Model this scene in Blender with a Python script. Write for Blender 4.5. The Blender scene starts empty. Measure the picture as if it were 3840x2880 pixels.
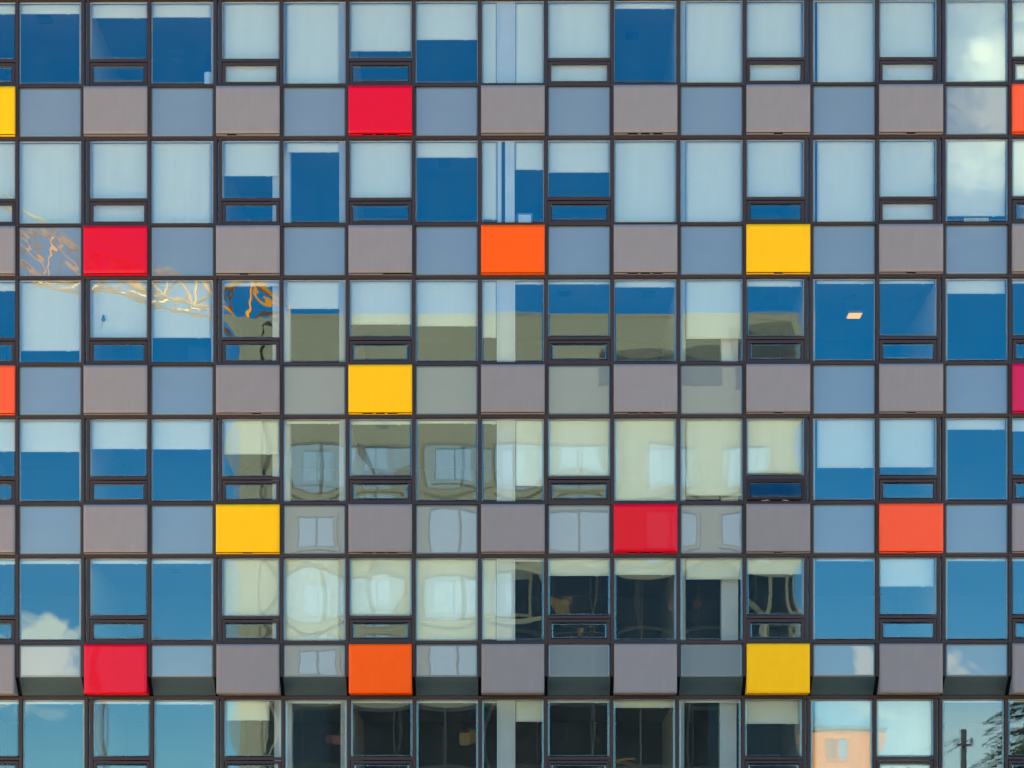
import bpy, math, random
import numpy as np
from mathutils import Vector, Matrix

rng = random.Random(7)
scene = bpy.context.scene
COL = scene.collection
R = math.radians

# ------------------------------------------------------------------ materials
def node_mat(name):
    m = bpy.data.materials.new(name); m.use_nodes = True
    nt = m.node_tree; nt.nodes.clear()
    out = nt.nodes.new('ShaderNodeOutputMaterial')
    return m, nt, out

def principled(name, col, rough=0.5, spec=0.5, coat=0.0, coat_rough=0.03, metal=0.0,
               vary=0.06, scale=3.0, bump=0.0, bump_scale=60.0, streak=0.0):
    m, nt, out = node_mat(name)
    p = nt.nodes.new('ShaderNodeBsdfPrincipled')
    p.inputs['Roughness'].default_value = rough
    p.inputs['Specular IOR Level'].default_value = spec
    p.inputs['Coat Weight'].default_value = coat
    p.inputs['Coat Roughness'].default_value = coat_rough
    p.inputs['Metallic'].default_value = metal
    tc = nt.nodes.new('ShaderNodeTexCoord')
    n = nt.nodes.new('ShaderNodeTexNoise'); n.inputs['Scale'].default_value = scale
    n.inputs['Detail'].default_value = 6; n.inputs['Roughness'].default_value = 0.6
    nt.links.new(tc.outputs['Object'], n.inputs['Vector'])
    mr = nt.nodes.new('ShaderNodeMapRange')
    mr.inputs['From Min'].default_value = 0.25; mr.inputs['From Max'].default_value = 0.75
    mr.inputs['To Min'].default_value = 1 - vary; mr.inputs['To Max'].default_value = 1 + vary
    nt.links.new(n.outputs['Fac'], mr.inputs['Value'])
    hsv = nt.nodes.new('ShaderNodeHueSaturation')
    hsv.inputs['Color'].default_value = (*col, 1)
    val = mr.outputs['Result']
    if streak:
        mp = nt.nodes.new('ShaderNodeMapping'); mp.inputs['Scale'].default_value = (14, 1, 0.9)
        ns = nt.nodes.new('ShaderNodeTexNoise'); ns.inputs['Scale'].default_value = 1.0; ns.inputs['Detail'].default_value = 7
        nt.links.new(tc.outputs['Object'], mp.inputs[0]); nt.links.new(mp.outputs[0], ns.inputs['Vector'])
        oi = nt.nodes.new('ShaderNodeObjectInfo')
        m1 = nt.nodes.new('ShaderNodeMath'); m1.operation = 'MULTIPLY_ADD'; m1.inputs[1].default_value = streak; m1.inputs[2].default_value = 1 - streak / 2
        nt.links.new(ns.outputs['Fac'], m1.inputs[0])
        m2 = nt.nodes.new('ShaderNodeMath'); m2.operation = 'MULTIPLY_ADD'; m2.inputs[1].default_value = streak * .7; m2.inputs[2].default_value = 1 - streak * .35
        nt.links.new(oi.outputs['Random'], m2.inputs[0])
        m3 = nt.nodes.new('ShaderNodeMath'); m3.operation = 'MULTIPLY'
        nt.links.new(m1.outputs[0], m3.inputs[0]); nt.links.new(m2.outputs[0], m3.inputs[1])
        m4 = nt.nodes.new('ShaderNodeMath'); m4.operation = 'MULTIPLY'
        nt.links.new(m3.outputs[0], m4.inputs[0]); nt.links.new(val, m4.inputs[1]); val = m4.outputs[0]
    nt.links.new(val, hsv.inputs['Value'])
    nt.links.new(hsv.outputs['Color'], p.inputs['Base Color'])
    if bump:
        n2 = nt.nodes.new('ShaderNodeTexNoise'); n2.inputs['Scale'].default_value = bump_scale
        nt.links.new(tc.outputs['Object'], n2.inputs['Vector'])
        b = nt.nodes.new('ShaderNodeBump'); b.inputs['Strength'].default_value = bump
        b.inputs['Distance'].default_value = 0.01
        nt.links.new(n2.outputs['Fac'], b.inputs['Height'])
        nt.links.new(b.outputs['Normal'], p.inputs['Normal'])
    nt.links.new(p.outputs['BSDF'], out.inputs['Surface'])
    return m

GLASS_IOR = 1.64
def clear_glass(name, trans=(0.85, 0.865, 0.84), refl=(0.70, 0.97, 1.0), ior=GLASS_IOR, dirt=0.006):
    """One sheet of architectural glass: mirror-like coat over a tinted see-through body, thin film of dust."""
    m, nt, out = node_mat(name)
    tr = nt.nodes.new('ShaderNodeBsdfTransparent'); tr.inputs['Color'].default_value = (*trans, 1)
    gl = nt.nodes.new('ShaderNodeBsdfGlossy'); gl.inputs['Roughness'].default_value = 0.0
    gl.inputs['Color'].default_value = (*refl, 1)
    fr = nt.nodes.new('ShaderNodeFresnel'); fr.inputs['IOR'].default_value = ior
    mx = nt.nodes.new('ShaderNodeMixShader')
    geo = nt.nodes.new('ShaderNodeNewGeometry')
    # same reflectance from either side of the sheet
    lw = nt.nodes.new('ShaderNodeLayerWeight'); lw.inputs['Blend'].default_value = 0.5
    pw = nt.nodes.new('ShaderNodeMath'); pw.operation = 'POWER'; pw.inputs[1].default_value = 5
    nt.links.new(lw.outputs['Facing'], pw.inputs[0])
    r0 = ((ior - 1) / (ior + 1)) ** 2
    ma = nt.nodes.new('ShaderNodeMath'); ma.operation = 'MULTIPLY_ADD'
    ma.inputs[1].default_value = 1 - r0; ma.inputs[2].default_value = r0
    nt.links.new(pw.outputs[0], ma.inputs[0])
    nt.links.new(ma.outputs[0], mx.inputs['Fac'])
    nt.links.new(tr.outputs[0], mx.inputs[1]); nt.links.new(gl.outputs[0], mx.inputs[2])
    nt.nodes.remove(fr); nt.nodes.remove(geo)
    df = nt.nodes.new('ShaderNodeBsdfDiffuse'); df.inputs['Color'].default_value = (0.55, 0.55, 0.52, 1)
    tc = nt.nodes.new('ShaderNodeTexCoord')
    n = nt.nodes.new('ShaderNodeTexNoise'); n.inputs['Scale'].default_value = 2.2; n.inputs['Detail'].default_value = 8
    n.inputs['Roughness'].default_value = 0.7
    nt.links.new(tc.outputs['Object'], n.inputs['Vector'])
    mr = nt.nodes.new('ShaderNodeMapRange'); mr.inputs['From Min'].default_value = 0.35; mr.inputs['From Max'].default_value = 0.8
    mr.inputs['To Min'].default_value = dirt * 0.4; mr.inputs['To Max'].default_value = dirt * 3
    nt.links.new(n.outputs['Fac'], mr.inputs['Value'])
    mx2 = nt.nodes.new('ShaderNodeMixShader')
    nt.links.new(mr.outputs['Result'], mx2.inputs['Fac'])
    nt.links.new(mx.outputs[0], mx2.inputs[1]); nt.links.new(df.outputs[0], mx2.inputs[2])
    nt.links.new(mx2.outputs[0], out.inputs['Surface'])
    return m

def backed_glass(name, col, ior=1.64, refl=(0.8, 0.97, 1.0)):
    """Spandrel glass: paint fired on the back, mirror-like front."""
    m, nt, out = node_mat(name)
    df = nt.nodes.new('ShaderNodeBsdfDiffuse')
    tc = nt.nodes.new('ShaderNodeTexCoord')
    n = nt.nodes.new('ShaderNodeTexNoise'); n.inputs['Scale'].default_value = 1.5; n.inputs['Detail'].default_value = 5
    nt.links.new(tc.outputs['Object'], n.inputs['Vector'])
    mr = nt.nodes.new('ShaderNodeMapRange'); mr.inputs['To Min'].default_value = 0.93; mr.inputs['To Max'].default_value = 1.07
    nt.links.new(n.outputs['Fac'], mr.inputs['Value'])
    hsv = nt.nodes.new('ShaderNodeHueSaturation'); hsv.inputs['Color'].default_value = (*col, 1)
    nt.links.new(mr.outputs['Result'], hsv.inputs['Value']); nt.links.new(hsv.outputs[0], df.inputs['Color'])
    gl = nt.nodes.new('ShaderNodeBsdfGlossy'); gl.inputs['Roughness'].default_value = 0.0
    gl.inputs['Color'].default_value = (*refl, 1)
    fr = nt.nodes.new('ShaderNodeFresnel'); fr.inputs['IOR'].default_value = ior
    mx = nt.nodes.new('ShaderNodeMixShader')
    nt.links.new(fr.outputs[0], mx.inputs['Fac'])
    nt.links.new(df.outputs[0], mx.inputs[1]); nt.links.new(gl.outputs[0], mx.inputs[2])
    nt.links.new(mx.outputs[0], out.inputs['Surface'])
    return m

def fabric(name, col):
    m, nt, out = node_mat(name)
    tc = nt.nodes.new('ShaderNodeTexCoord')
    mp = nt.nodes.new('ShaderNodeMapping'); mp.inputs['Scale'].default_value = (9, 1, 0.7)
    n = nt.nodes.new('ShaderNodeTexNoise'); n.inputs['Scale'].default_value = 1.3; n.inputs['Detail'].default_value = 6
    nt.links.new(tc.outputs['Object'], mp.inputs['Vector']); nt.links.new(mp.outputs[0], n.inputs['Vector'])
    mr = nt.nodes.new('ShaderNodeMapRange'); mr.inputs['To Min'].default_value = 0.93; mr.inputs['To Max'].default_value = 1.05
    nt.links.new(n.outputs['Fac'], mr.inputs['Value'])
    hsv = nt.nodes.new('ShaderNodeHueSaturation'); hsv.inputs['Color'].default_value = (*col, 1)
    nt.links.new(mr.outputs['Result'], hsv.inputs['Value'])
    df = nt.nodes.new('ShaderNodeBsdfDiffuse'); nt.links.new(hsv.outputs[0], df.inputs['Color'])
    tl = nt.nodes.new('ShaderNodeBsdfTranslucent'); nt.links.new(hsv.outputs[0], tl.inputs['Color'])
    mx = nt.nodes.new('ShaderNodeMixShader'); mx.inputs['Fac'].default_value = 0.05
    nt.links.new(df.outputs[0], mx.inputs[1]); nt.links.new(tl.outputs[0], mx.inputs[2])
    nt.links.new(mx.outputs[0], out.inputs['Surface'])
    return m

def emitter(name, col, strength):
    m, nt, out = node_mat(name)
    e = nt.nodes.new('ShaderNodeEmission'); e.inputs['Color'].default_value = (*col, 1); e.inputs['Strength'].default_value = strength
    nt.links.new(e.outputs[0], out.inputs['Surface'])
    return m

M = dict(
    bronze=principled('bronze_aluminium', (0.032, 0.0165, 0.0125), 0.45, 0.25, vary=0.12, scale=0.8),
    black_shade=principled('matt_black', (0.006, 0.006, 0.007), 0.7, 0.2),  # black for painted shade under and between the panels, and for wire
    grey=principled('taupe_metal_paint', (0.232, 0.184, 0.154), 0.55, 0.2, vary=0.05, scale=2.2, streak=0.12),
    yellow=principled('yellow_metal_paint', (0.95, 0.43, 0.0), 0.5, 0.12, coat=0.0, vary=0.03, scale=2.2, streak=0.07),
    orange=principled('orange_metal_paint', (0.95, 0.085, 0.0), 0.5, 0.12, coat=0.0, vary=0.03, scale=2.2, streak=0.07),
    redorange=principled('vermilion_metal_paint', (0.93, 0.075, 0.012), 0.5, 0.15, coat=0.1, vary=0.03, scale=2.2, streak=0.07),
    red=principled('red_metal_paint', (0.68, 0.0, 0.012), 0.5, 0.06, coat=0.2, coat_rough=0.02, vary=0.03, scale=2.2, streak=0.07),
    magenta=principled('magenta_metal_paint', (0.55, 0.0, 0.04), 0.5, 0.1, coat=0.3, vary=0.03, scale=2.2, streak=0.07),
    glass=clear_glass('window_glass'),
    spandrel=backed_glass('spandrel_glass', (0.172, 0.182, 0.156)),
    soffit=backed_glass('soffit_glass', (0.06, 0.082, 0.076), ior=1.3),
    blind=fabric('blind_fabric', (0.90, 0.87, 0.64)),
    blindbar=principled('blind_hem_bar', (0.72, 0.70, 0.60), 0.5),
    reveal=principled('window_reveal_paint', (0.72, 0.72, 0.68), 0.5),
    column=principled('interior_column_paint', (0.66, 0.64, 0.56), 0.6, vary=0.05),
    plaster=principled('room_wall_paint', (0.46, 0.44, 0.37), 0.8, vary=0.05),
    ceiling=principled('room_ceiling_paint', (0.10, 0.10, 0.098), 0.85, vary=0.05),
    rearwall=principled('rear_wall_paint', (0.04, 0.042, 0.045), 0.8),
    floor=principled('room_floor', (0.10, 0.085, 0.07), 0.6),
    darkvent=principled('ceiling_vent_metal', (0.02, 0.02, 0.022), 0.6),
    white=principled('white_plastic', (0.8, 0.8, 0.78), 0.4),
    black=principled('black_cloth', (0.01, 0.012, 0.015), 0.9),
    bluecloth=principled('blue_cloth', (0.03, 0.15, 0.22), 0.9),
    lamp=emitter('lit_ceiling_lamp', (1.0, 0.31, 0.0), 0.36),
    roofing=principled('roof_membrane', (0.16, 0.16, 0.16), 0.9),
    stone=principled('base_stone', (0.24, 0.23, 0.22), 0.7, vary=0.15, scale=1.0),
    asphalt=principled('asphalt', (0.055, 0.055, 0.057), 0.9, vary=0.2, scale=0.7, bump=0.3),
    bounce_paving=principled('bounce_paving', (0.46, 0.38, 0.28), 0.85, vary=0.15, scale=0.8, bump=0.2),
    ground=principled('far_ground', (0.20, 0.19, 0.15), 0.95, vary=0.3, scale=0.05),
    concrete=principled('cream_concrete', (0.212, 0.184, 0.122), 0.8, vary=0.07, scale=0.4),
    joint=principled('joint_sealant', (0.22, 0.20, 0.16), 0.9),
    dark_block=principled('dark_matt', (0.012, 0.012, 0.012), 0.6),
    winframe=principled('dark_window_frame', (0.09, 0.082, 0.07), 0.5),
    darkglass=backed_glass('dark_glazing', (0.006, 0.008, 0.010), ior=1.5, refl=(0.8, 0.9, 0.9)),
    paleglass=principled('pale_glazing', (0.30, 0.36, 0.42), 0.04, 1.0, coat=1.0),
    brick=principled('orange_brick', (0.88, 0.26, 0.07), 0.85, vary=0.08, scale=0.5),
    crane=principled('crane_paint', (1.0, 0.33, 0.015), 0.4, vary=0.1),
    cable=principled('crane_cable', (0.75, 0.45, 0.12), 0.5),
    greysteel=principled('galvanised_steel', (0.09, 0.09, 0.095), 0.5),
    timber=principled('pole_timber', (0.03, 0.026, 0.024), 0.85, vary=0.2),
    bark=principled('bark', (0.08, 0.055, 0.04), 0.9, vary=0.3),
    needles=principled('pine_needles', (0.035, 0.045, 0.016), 0.7, vary=0.5, scale=0.9),
    tangleyellow=principled('golden_tangle_yellow', (0.42, 0.27, 0.04), 0.6, vary=0.4, scale=1.5),
    dullyellow=principled('ochre_reflection', (0.11, 0.062, 0.006), 0.7),  # dull tone of facade panels mirrored in the opposite glazing
    dullred=principled('brown_red_reflection', (0.06, 0.006, 0.005), 0.7),  # same for the mirrored red panels
    linepaint=principled('road_paint', (0.75, 0.75, 0.72), 0.7, vary=0.15),
)

# ------------------------------------------------------------------ object helpers
ORIG = {}          # world origin of each object
def world_of(o):
    return ORIG.get(o.name, Vector((0, 0, 0)))

def link(name, me, mat, parent=None, origin=(0, 0, 0)):
    if mat is not None and not me.materials: me.materials.append(mat)
    o = bpy.data.objects.new(name, me); COL.objects.link(o)
    if parent is not None:
        o.parent = parent; o.location = Vector(origin) - world_of(parent)
    else:
        o.location = origin
    ORIG[o.name] = Vector(origin)
    return o

def empty(name, loc=(0, 0, 0), parent=None):
    o = bpy.data.objects.new(name, None); COL.objects.link(o)
    o.empty_display_size = 0.2
    if parent is not None:
        o.parent = parent; o.location = Vector(loc) - world_of(parent)
    else: o.location = loc
    ORIG[o.name] = Vector(loc)
    return o

def tag(o, label=None, cat=None, group=None, kind=None):
    if label: o['label'] = label
    if cat: o['category'] = cat
    if group: o['group'] = group
    if kind: o['kind'] = kind
    return o

class MB:
    """collects simple solids; build() links them as one mesh object"""
    def __init__(s): s.v = []; s.f = []
    def add(s, v, f):
        n = len(s.v); s.v += [tuple(p) for p in v]; s.f += [tuple(i + n for i in q) for q in f]; return s
    def box(s, x0, x1, y0, y1, z0, z1):
        v = [(x0, y0, z0), (x1, y0, z0), (x1, y1, z0), (x0, y1, z0), (x0, y0, z1), (x1, y0, z1), (x1, y1, z1), (x0, y1, z1)]
        return s.add(v, [(0, 3, 2, 1), (4, 5, 6, 7), (0, 1, 5, 4), (1, 2, 6, 5), (2, 3, 7, 6), (3, 0, 4, 7)])
    def prism(s, poly, axis, a, b):
        """closed polygon (2-D) extruded along axis from a to b"""
        def P(p, t):
            return (t, p[0], p[1]) if axis == 'x' else ((p[0], t, p[1]) if axis == 'y' else (p[0], p[1], t))
        n = len(poly); v = [P(p, a) for p in poly] + [P(p, b) for p in poly]
        f = [tuple(range(n - 1, -1, -1)), tuple(range(n, 2 * n))]
        f += [(i, (i + 1) % n, n + (i + 1) % n, n + i) for i in range(n)]
        return s.add(v, f)
    def ring(s, x0, x1, z0, z1, w, y0, y1, wb=None):
        """rectangular picture-frame in the xz plane, one closed piece"""
        wb = w if wb is None else wb
        o = [(x0, z0), (x1, z0), (x1, z1), (x0, z1)]
        i = [(x0 + w, z0 + wb), (x1 - w, z0 + wb), (x1 - w, z1 - w), (x0 + w, z1 - w)]
        v = [(p[0], y, p[1]) for y in (y0, y1) for p in o + i]
        f = []
        for k in range(4):
            l = (k + 1) % 4
            f += [(k, l, 4 + l, 4 + k), (8 + l, 8 + k, 12 + k, 12 + l), (l, k, 8 + k, 8 + l), (4 + k, 4 + l, 12 + l, 12 + k)]
        return s.add(v, f)
    def tube(s, a, b, r0, r1=None, n=8):
        r1 = r0 if r1 is None else r1
        a = Vector(a); b = Vector(b); d = (b - a).normalized()
        u = d.orthogonal().normalized(); w = d.cross(u)
        v = [a + (u * math.cos(t) + w * math.sin(t)) * r0 for t in [2 * math.pi * k / n for k in range(n)]]
        v += [b + (u * math.cos(t) + w * math.sin(t)) * r1 for t in [2 * math.pi * k / n for k in range(n)]]
        f = [(k, (k + 1) % n, n + (k + 1) % n, n + k) for k in range(n)] + [tuple(range(n - 1, -1, -1)), tuple(range(n, 2 * n))]
        return s.add(v, f)
    def lathe(s, prof, cx, cy, n=16):
        v = [(cx + r * math.cos(2 * math.pi * k / n), cy + r * math.sin(2 * math.pi * k / n), z) for r, z in prof for k in range(n)]
        f = []
        for j in range(len(prof) - 1):
            f += [(j * n + k, j * n + (k + 1) % n, (j + 1) * n + (k + 1) % n, (j + 1) * n + k) for k in range(n)]
        f += [tuple(range(n - 1, -1, -1)), tuple(range((len(prof) - 1) * n, len(prof) * n))]
        return s.add(v, f)
    def build(s, name, mat, parent=None, origin=None, bevel=0.0, smooth=False):
        if origin is None:
            a = np.array(s.v); origin = tuple((a.min(0) + a.max(0)) / 2)
        o = Vector(origin)
        me = bpy.data.meshes.new(name)
        me.from_pydata([tuple(Vector(p) - o) for p in s.v], [], s.f); me.update()
        if smooth:
            me.polygons.foreach_set('use_smooth', [len(p.vertices) == 4 for p in me.polygons])
        ob = link(name, me, mat, parent, origin)
        if bevel:
            bv = ob.modifiers.new('bevel', 'BEVEL'); bv.width = bevel; bv.segments = 2; bv.limit_method = 'ANGLE'
        return ob

def slab(name, mat, parent, x0, x1, z0, z1, y0, y1, front=None, back=None, cell=0.05):
    """sheet with a finely divided front and back that may bulge and ripple, flat closed rim"""
    nx = max(2, int((x1 - x0) / cell) + 1); nz = max(2, int((z1 - z0) / cell) + 1)
    xs = np.linspace(x0, x1, nx); zs = np.linspace(z0, z1, nz)
    X, Z = np.meshgrid(xs, zs)
    U = (X - x0) / (x1 - x0) * 2 - 1; V = (Z - z0) / (z1 - z0) * 2 - 1
    yf = y0 + (front(U, V, X, Z) if front else 0 * X)
    yb = y1 + (back(U, V, X, Z) if back else 0 * X)
    cx, cy, cz = (x0 + x1) / 2, (y0 + y1) / 2, (z0 + z1) / 2
    vf = np.stack([X - cx, yf - cy, Z - cz], -1).reshape(-1, 3)
    vb = np.stack([X - cx, yb - cy, Z - cz], -1).reshape(-1, 3)
    N = nx * nz
    idx = np.arange(N).reshape(nz, nx)
    q = np.stack([idx[:-1, :-1], idx[:-1, 1:], idx[1:, 1:], idx[1:, :-1]], -1).reshape(-1, 4)
    qb = q[:, ::-1] + N
    loop = np.concatenate([idx[0, :-1], idx[:-1, -1], idx[-1, :0:-1], idx[:0:-1, 0]])
    nxt = np.roll(loop, -1)
    rim = np.stack([nxt, loop, loop + N, nxt + N], -1)
    faces = np.concatenate([q, qb, rim])
    me = bpy.data.meshes.new(name)
    me.vertices.add(2 * N); me.vertices.foreach_set('co', np.concatenate([vf, vb]).astype(np.float32).ravel())
    nf = len(faces)
    me.loops.add(nf * 4); me.loops.foreach_set('vertex_index', faces.astype(np.int32).ravel())
    me.polygons.add(nf)
    me.polygons.foreach_set('loop_start', np.arange(0, nf * 4, 4, dtype=np.int32))
    sm = np.ones(nf, dtype=bool); sm[2 * len(q):] = False
    me.polygons.foreach_set('use_smooth', sm)
    me.update(calc_edges=True); me.validate()
    return link(name, me, mat, parent, (cx, cy, cz))

# ------------------------------------------------------------------ facade grid (metres)
W, S, P = 1.425, 3.0006, 1.1335
REC = 0.46                       # the lowest storey stands back by this much
def MX(k): return (k - 8.5) * W  # mullion k stands left of bay k
def T(t):                        # transom centre heights; t = 0 is the head of the top window row
    i = (t - 1) // 2 if t > 0 else -1
    return 21.4 - S * i - (P if t % 2 == 0 else 0)
T11 = T(10) - (S - P)
MH, TH = 0.0335, 0.031
C0, C1 = -1, 17                  # bays built (0..16 show)
VENT = {0, 2, 4, 6, 9, 12, 14, 16}
METAL = {c for c in range(C0, C1 + 1) if c % 2 == 0}
JAMB_LEFT, JAMB_RIGHT = {2, 4}, {12, 14}
ROWS = [1, 2, 3, 4, 5, 6]
def yoff(r): return REC if r == 6 else 0.0

building = empty('apartment_block', (0, 0, 0))
tag(building, 'modern apartment block with a dark framed glass facade chequered with grey and bright coloured panels', 'building')

def mull(k):
    x = MX(k)
    b = MB(); z_top = T(0) + P + 0.35
    b.box(x - MH, x + MH, 0.0, 0.12, 8.66, z_top)
    b.build('mullion', M['bronze'], building, bevel=0.003)
    b = MB(); b.box(x - MH, x + MH, REC, REC + 0.12, T11 - 0.4, T(10) + 0.02)
    b.build('mullion', M['bronze'], building, bevel=0.003)
for k in range(C0, C1 + 2): mull(k)
XL, XR = MX(C0) - MH, MX(C1 + 1) + MH
for t in range(-1, 10):
    z = T(t) if t >= 0 else T(0) + P
    MB().box(XL, XR, 0.003, 0.115, z - TH, z + TH).build('transom', M['bronze'], building, bevel=0.003)
for z in (T(10), T11):
    MB().box(XL, XR, REC + 0.003, REC + 0.115, z - TH, z + TH).build('transom', M['bronze'], building, bevel=0.003)

# ---- glass
def wav(seed, amp, wave, lam):
    q = random.Random(seed)
    p = [q.uniform(0, 6.28) for _ in range(8)]
    tx, tz = q.gauss(0, 0.0003), q.gauss(0, 0.0003)
    sk = q.uniform(-0.3, 0.3)
    ax = q.uniform(0.7, 1.3)
    def fn(U, V, X, Z):
        h = amp * (1 - np.abs(U) ** 2.2) * (1 - np.abs(V) ** 2.4) * (1 + sk * U)
        h = h + tx * X + tz * Z - tx * X.mean() - tz * Z.mean()
        h = h + wave * (np.sin(X * 6.283 / lam + p[0] + 1.5 * np.sin(Z * 2.1 + p[1])) + ax * np.sin(Z * 6.283 / (lam * 1.3) + p[2] + 1.4 * np.sin(X * 2.6 + p[3]))
                        + 0.6 * np.sin((X + Z * 1.2) * 6.283 / (lam * 0.7) + p[4]))
        return h
    return fn

def crane_zone(c, r): return c <= 4 and r in (2, 3)
def pane(name, parent, x0, x1, z0, z1, y, c, r, mat=None, calm=1.0):
    seed = c * 131 + r * 17 + int((z1 - z0) * 100)
    q = random.Random(seed + 5)
    a = q.choice([-1, 1, 1]) * q.uniform(0.35, 1.15) * 0.0014 * calm
    if 4 <= c <= 12 and r in (4, 5): a *= 1.6
    wave = q.uniform(0.2, 1.0) * 1.6e-5 * calm; lam = q.uniform(0.45, 0.8); cell = 0.05
    if crane_zone(c, r): wave = 2.0e-5; lam = 0.46; cell = 0.03
    f1 = wav(seed, a, wave, lam); f2 = f1 if crane_zone(c, r) else wav(seed + 1, -a * q.uniform(0.5, 1.2), wave * 0.7, lam * 1.2)
    return slab(name, mat or M['glass'], parent, x0, x1, z0, z1, y, y + 0.024, f1, f2, cell)

def window(c, r):
    yo = yoff(r)
    zt = T(2 * r - 2); zb = T(2 * r - 1) if r < 6 else T11
    x0, x1 = MX(c) + MH, MX(c + 1) - MH
    z0, z1 = zb + TH, zt - TH
    g = 0.010
    vent = c in VENT
    wx0, wx1 = x0, x1
    b = MB()
    b.ring(x0, x1, z0, z1, g, yo + 0.035, yo + 0.10)
    zd = zb + 0.542
    if c in JAMB_LEFT: wx0 = x0 + 0.045 + 0.062
    if c in JAMB_RIGHT: wx1 = x1 - 0.045 - 0.062
    nm = 'awning_window' if vent else 'fixed_window'
    if vent:
        if c in JAMB_LEFT: b.box(wx0 - 0.062, wx0, yo + 0.012, yo + 0.098, z0 - 0.004, z1 + 0.004)
        if c in JAMB_RIGHT: b.box(wx1, wx1 + 0.062, yo + 0.012, yo + 0.098, z0 - 0.004, z1 + 0.004)
        b.box(wx0 - 0.004, wx1 + 0.004, yo + 0.010, yo + 0.096, zd - 0.030, zd + 0.030)
        b.box(wx0 - 0.004, wx0 + g - 0.002, yo + 0.033, yo + 0.094, z0 + 0.004, zd)
    w = b.build(nm, M['bronze'], building)
    if vent:
        pane('pane', w, wx0 + g * .5, wx1 - g * .5, zd + 0.028, z1 - g * .5, yo + 0.052, c, r)
        if c in JAMB_LEFT: pane('sidelight_pane', w, x0 + g * .5, wx0 - 0.060, z0 + g * .5, z1 - g * .5, yo + 0.052, c, r, calm=.2)
        if c in JAMB_RIGHT: pane('sidelight_pane', w, wx1 + 0.060, x1 - g * .5, z0 + g * .5, z1 - g * .5, yo + 0.052, c, r, calm=.2)
        # vent sash: outward-opening light under the fixed pane
        sx0, sx1, sz0, sz1 = wx0 + 0.016, wx1 - 0.012, z0 - 0.006, zd - 0.050
        is_open = (c == 12 and r == 4)
        sash = MB().ring(sx0, sx1, sz0, sz1, 0.062, yo + 0.008, yo + 0.075, wb=0.048).build('vent_sash', M['bronze'], w, origin=(0.5 * (sx0 + sx1), yo + 0.075, sz1), bevel=0.004)
        vp = pane('vent_pane', w, sx0 + 0.058, sx1 - 0.058, sz0 + 0.044, sz1 - 0.058, yo + 0.030, c, r, calm=.5)
        if is_open:
            rot = Matrix.Rotation(R(-15), 4, 'X')
            sash.rotation_euler = (R(-15), 0, 0)
            off = ORIG[vp.name] - ORIG[sash.name]
            vp.location = sash.location + rot.to_3x3() @ off; vp.rotation_euler = (R(-15), 0, 0)
            st = MB(); cx = 0.5 * (sx0 + sx1)
            zz = sz0 + 0.02
            for sg in (-1, 1):
                st.tube((cx + sg * 0.30, yo + 0.06, zz), (cx + sg * 0.12, yo - 0.03, zz + 0.004), 0.008)
                st.tube((cx + sg * 0.12, yo - 0.03, zz + 0.004), (cx + sg * 0.21, yo - 0.085, zz + 0.012), 0.008)
            st.build('stay_arm', M['reveal'], w)
    else:
        pane('pane', w, x0 + g * .5, x1 - g * .5, z0 + g * .5, z1 - g * .5, yo + 0.052, c, r)
    # pale painted lining inside the opening
    MB().ring(wx0 + 0.001, wx1 - 0.001, z0 + 0.001, z1 - 0.001, 0.022, yo + 0.125, yo + 0.150).build('reveal', M['reveal'], w)
    return wx0, wx1, z0, z1, zd

WIN = {}
for r in ROWS:
    for c in range(C0, C1 + 1):
        WIN[c, r] = window(c, r)

# ---- spandrels
PCOL = {1: {0: 'yellow', 6: 'red', 16: 'redorange'}, 2: {2: 'red', 8: 'orange', 12: 'yellow'},
        3: {0: 'redorange', 6: 'yellow', 16: 'magenta'}, 4: {4: 'yellow', 10: 'red', 14: 'redorange'},
        5: {2: 'red', 6: 'orange', 12: 'yellow'}}
CNAME = dict(yellow='bright yellow', red='glossy crimson red', redorange='vermilion orange red', orange='bright orange', magenta='dark magenta red')
LEDGE = {0: 'full', 2: 'full', 4: 'gap', 6: 'blocks', 8: 'full', 10: 'blocks', 12: 'mid', 14: 'mid', 16: 'blocks'}
GAP4 = {0: (.2, .35), 1: (.17, .32), 2: (.37, .51), 3: (.57, .71), 4: (.42, .57)}

def ledge_poly(x0, x1, kind, p, ya, yb):
    L = x1 - x0
    if kind == 'gap': solid = [(0, GAP4[p][0]), (GAP4[p][1], 1)]
    elif kind == 'mid': solid = [(0, .43), (.57, 1)]
    elif kind == 'blocks': solid = [(0, .22), (.38, .43), (.57, .62), (.77, 1)]
    elif kind == 'half': solid = [(0, .54)]
    else: solid = [(0, 1)]
    pts = [(x0, yb), ]
    yr = yb - 0.006
    cur = [(x0, yb)]
    for a, b in solid:
        xa, xb = x0 + a * L, x0 + b * L
        if a == 0: cur += [(xa, ya), (xb, ya)]
        else: cur += [(xa, yr), (xa, ya), (xb, ya)]
        if b < 1: cur += [(xb, yr)]
    if solid[-1][1] < 1: cur += [(x1, yr)]
    cur += [(x1, yb)]
    return cur

def coloured(o, colour):
    if colour != 'grey': o['label'] = CNAME[colour] + ' metal panel'

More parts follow.
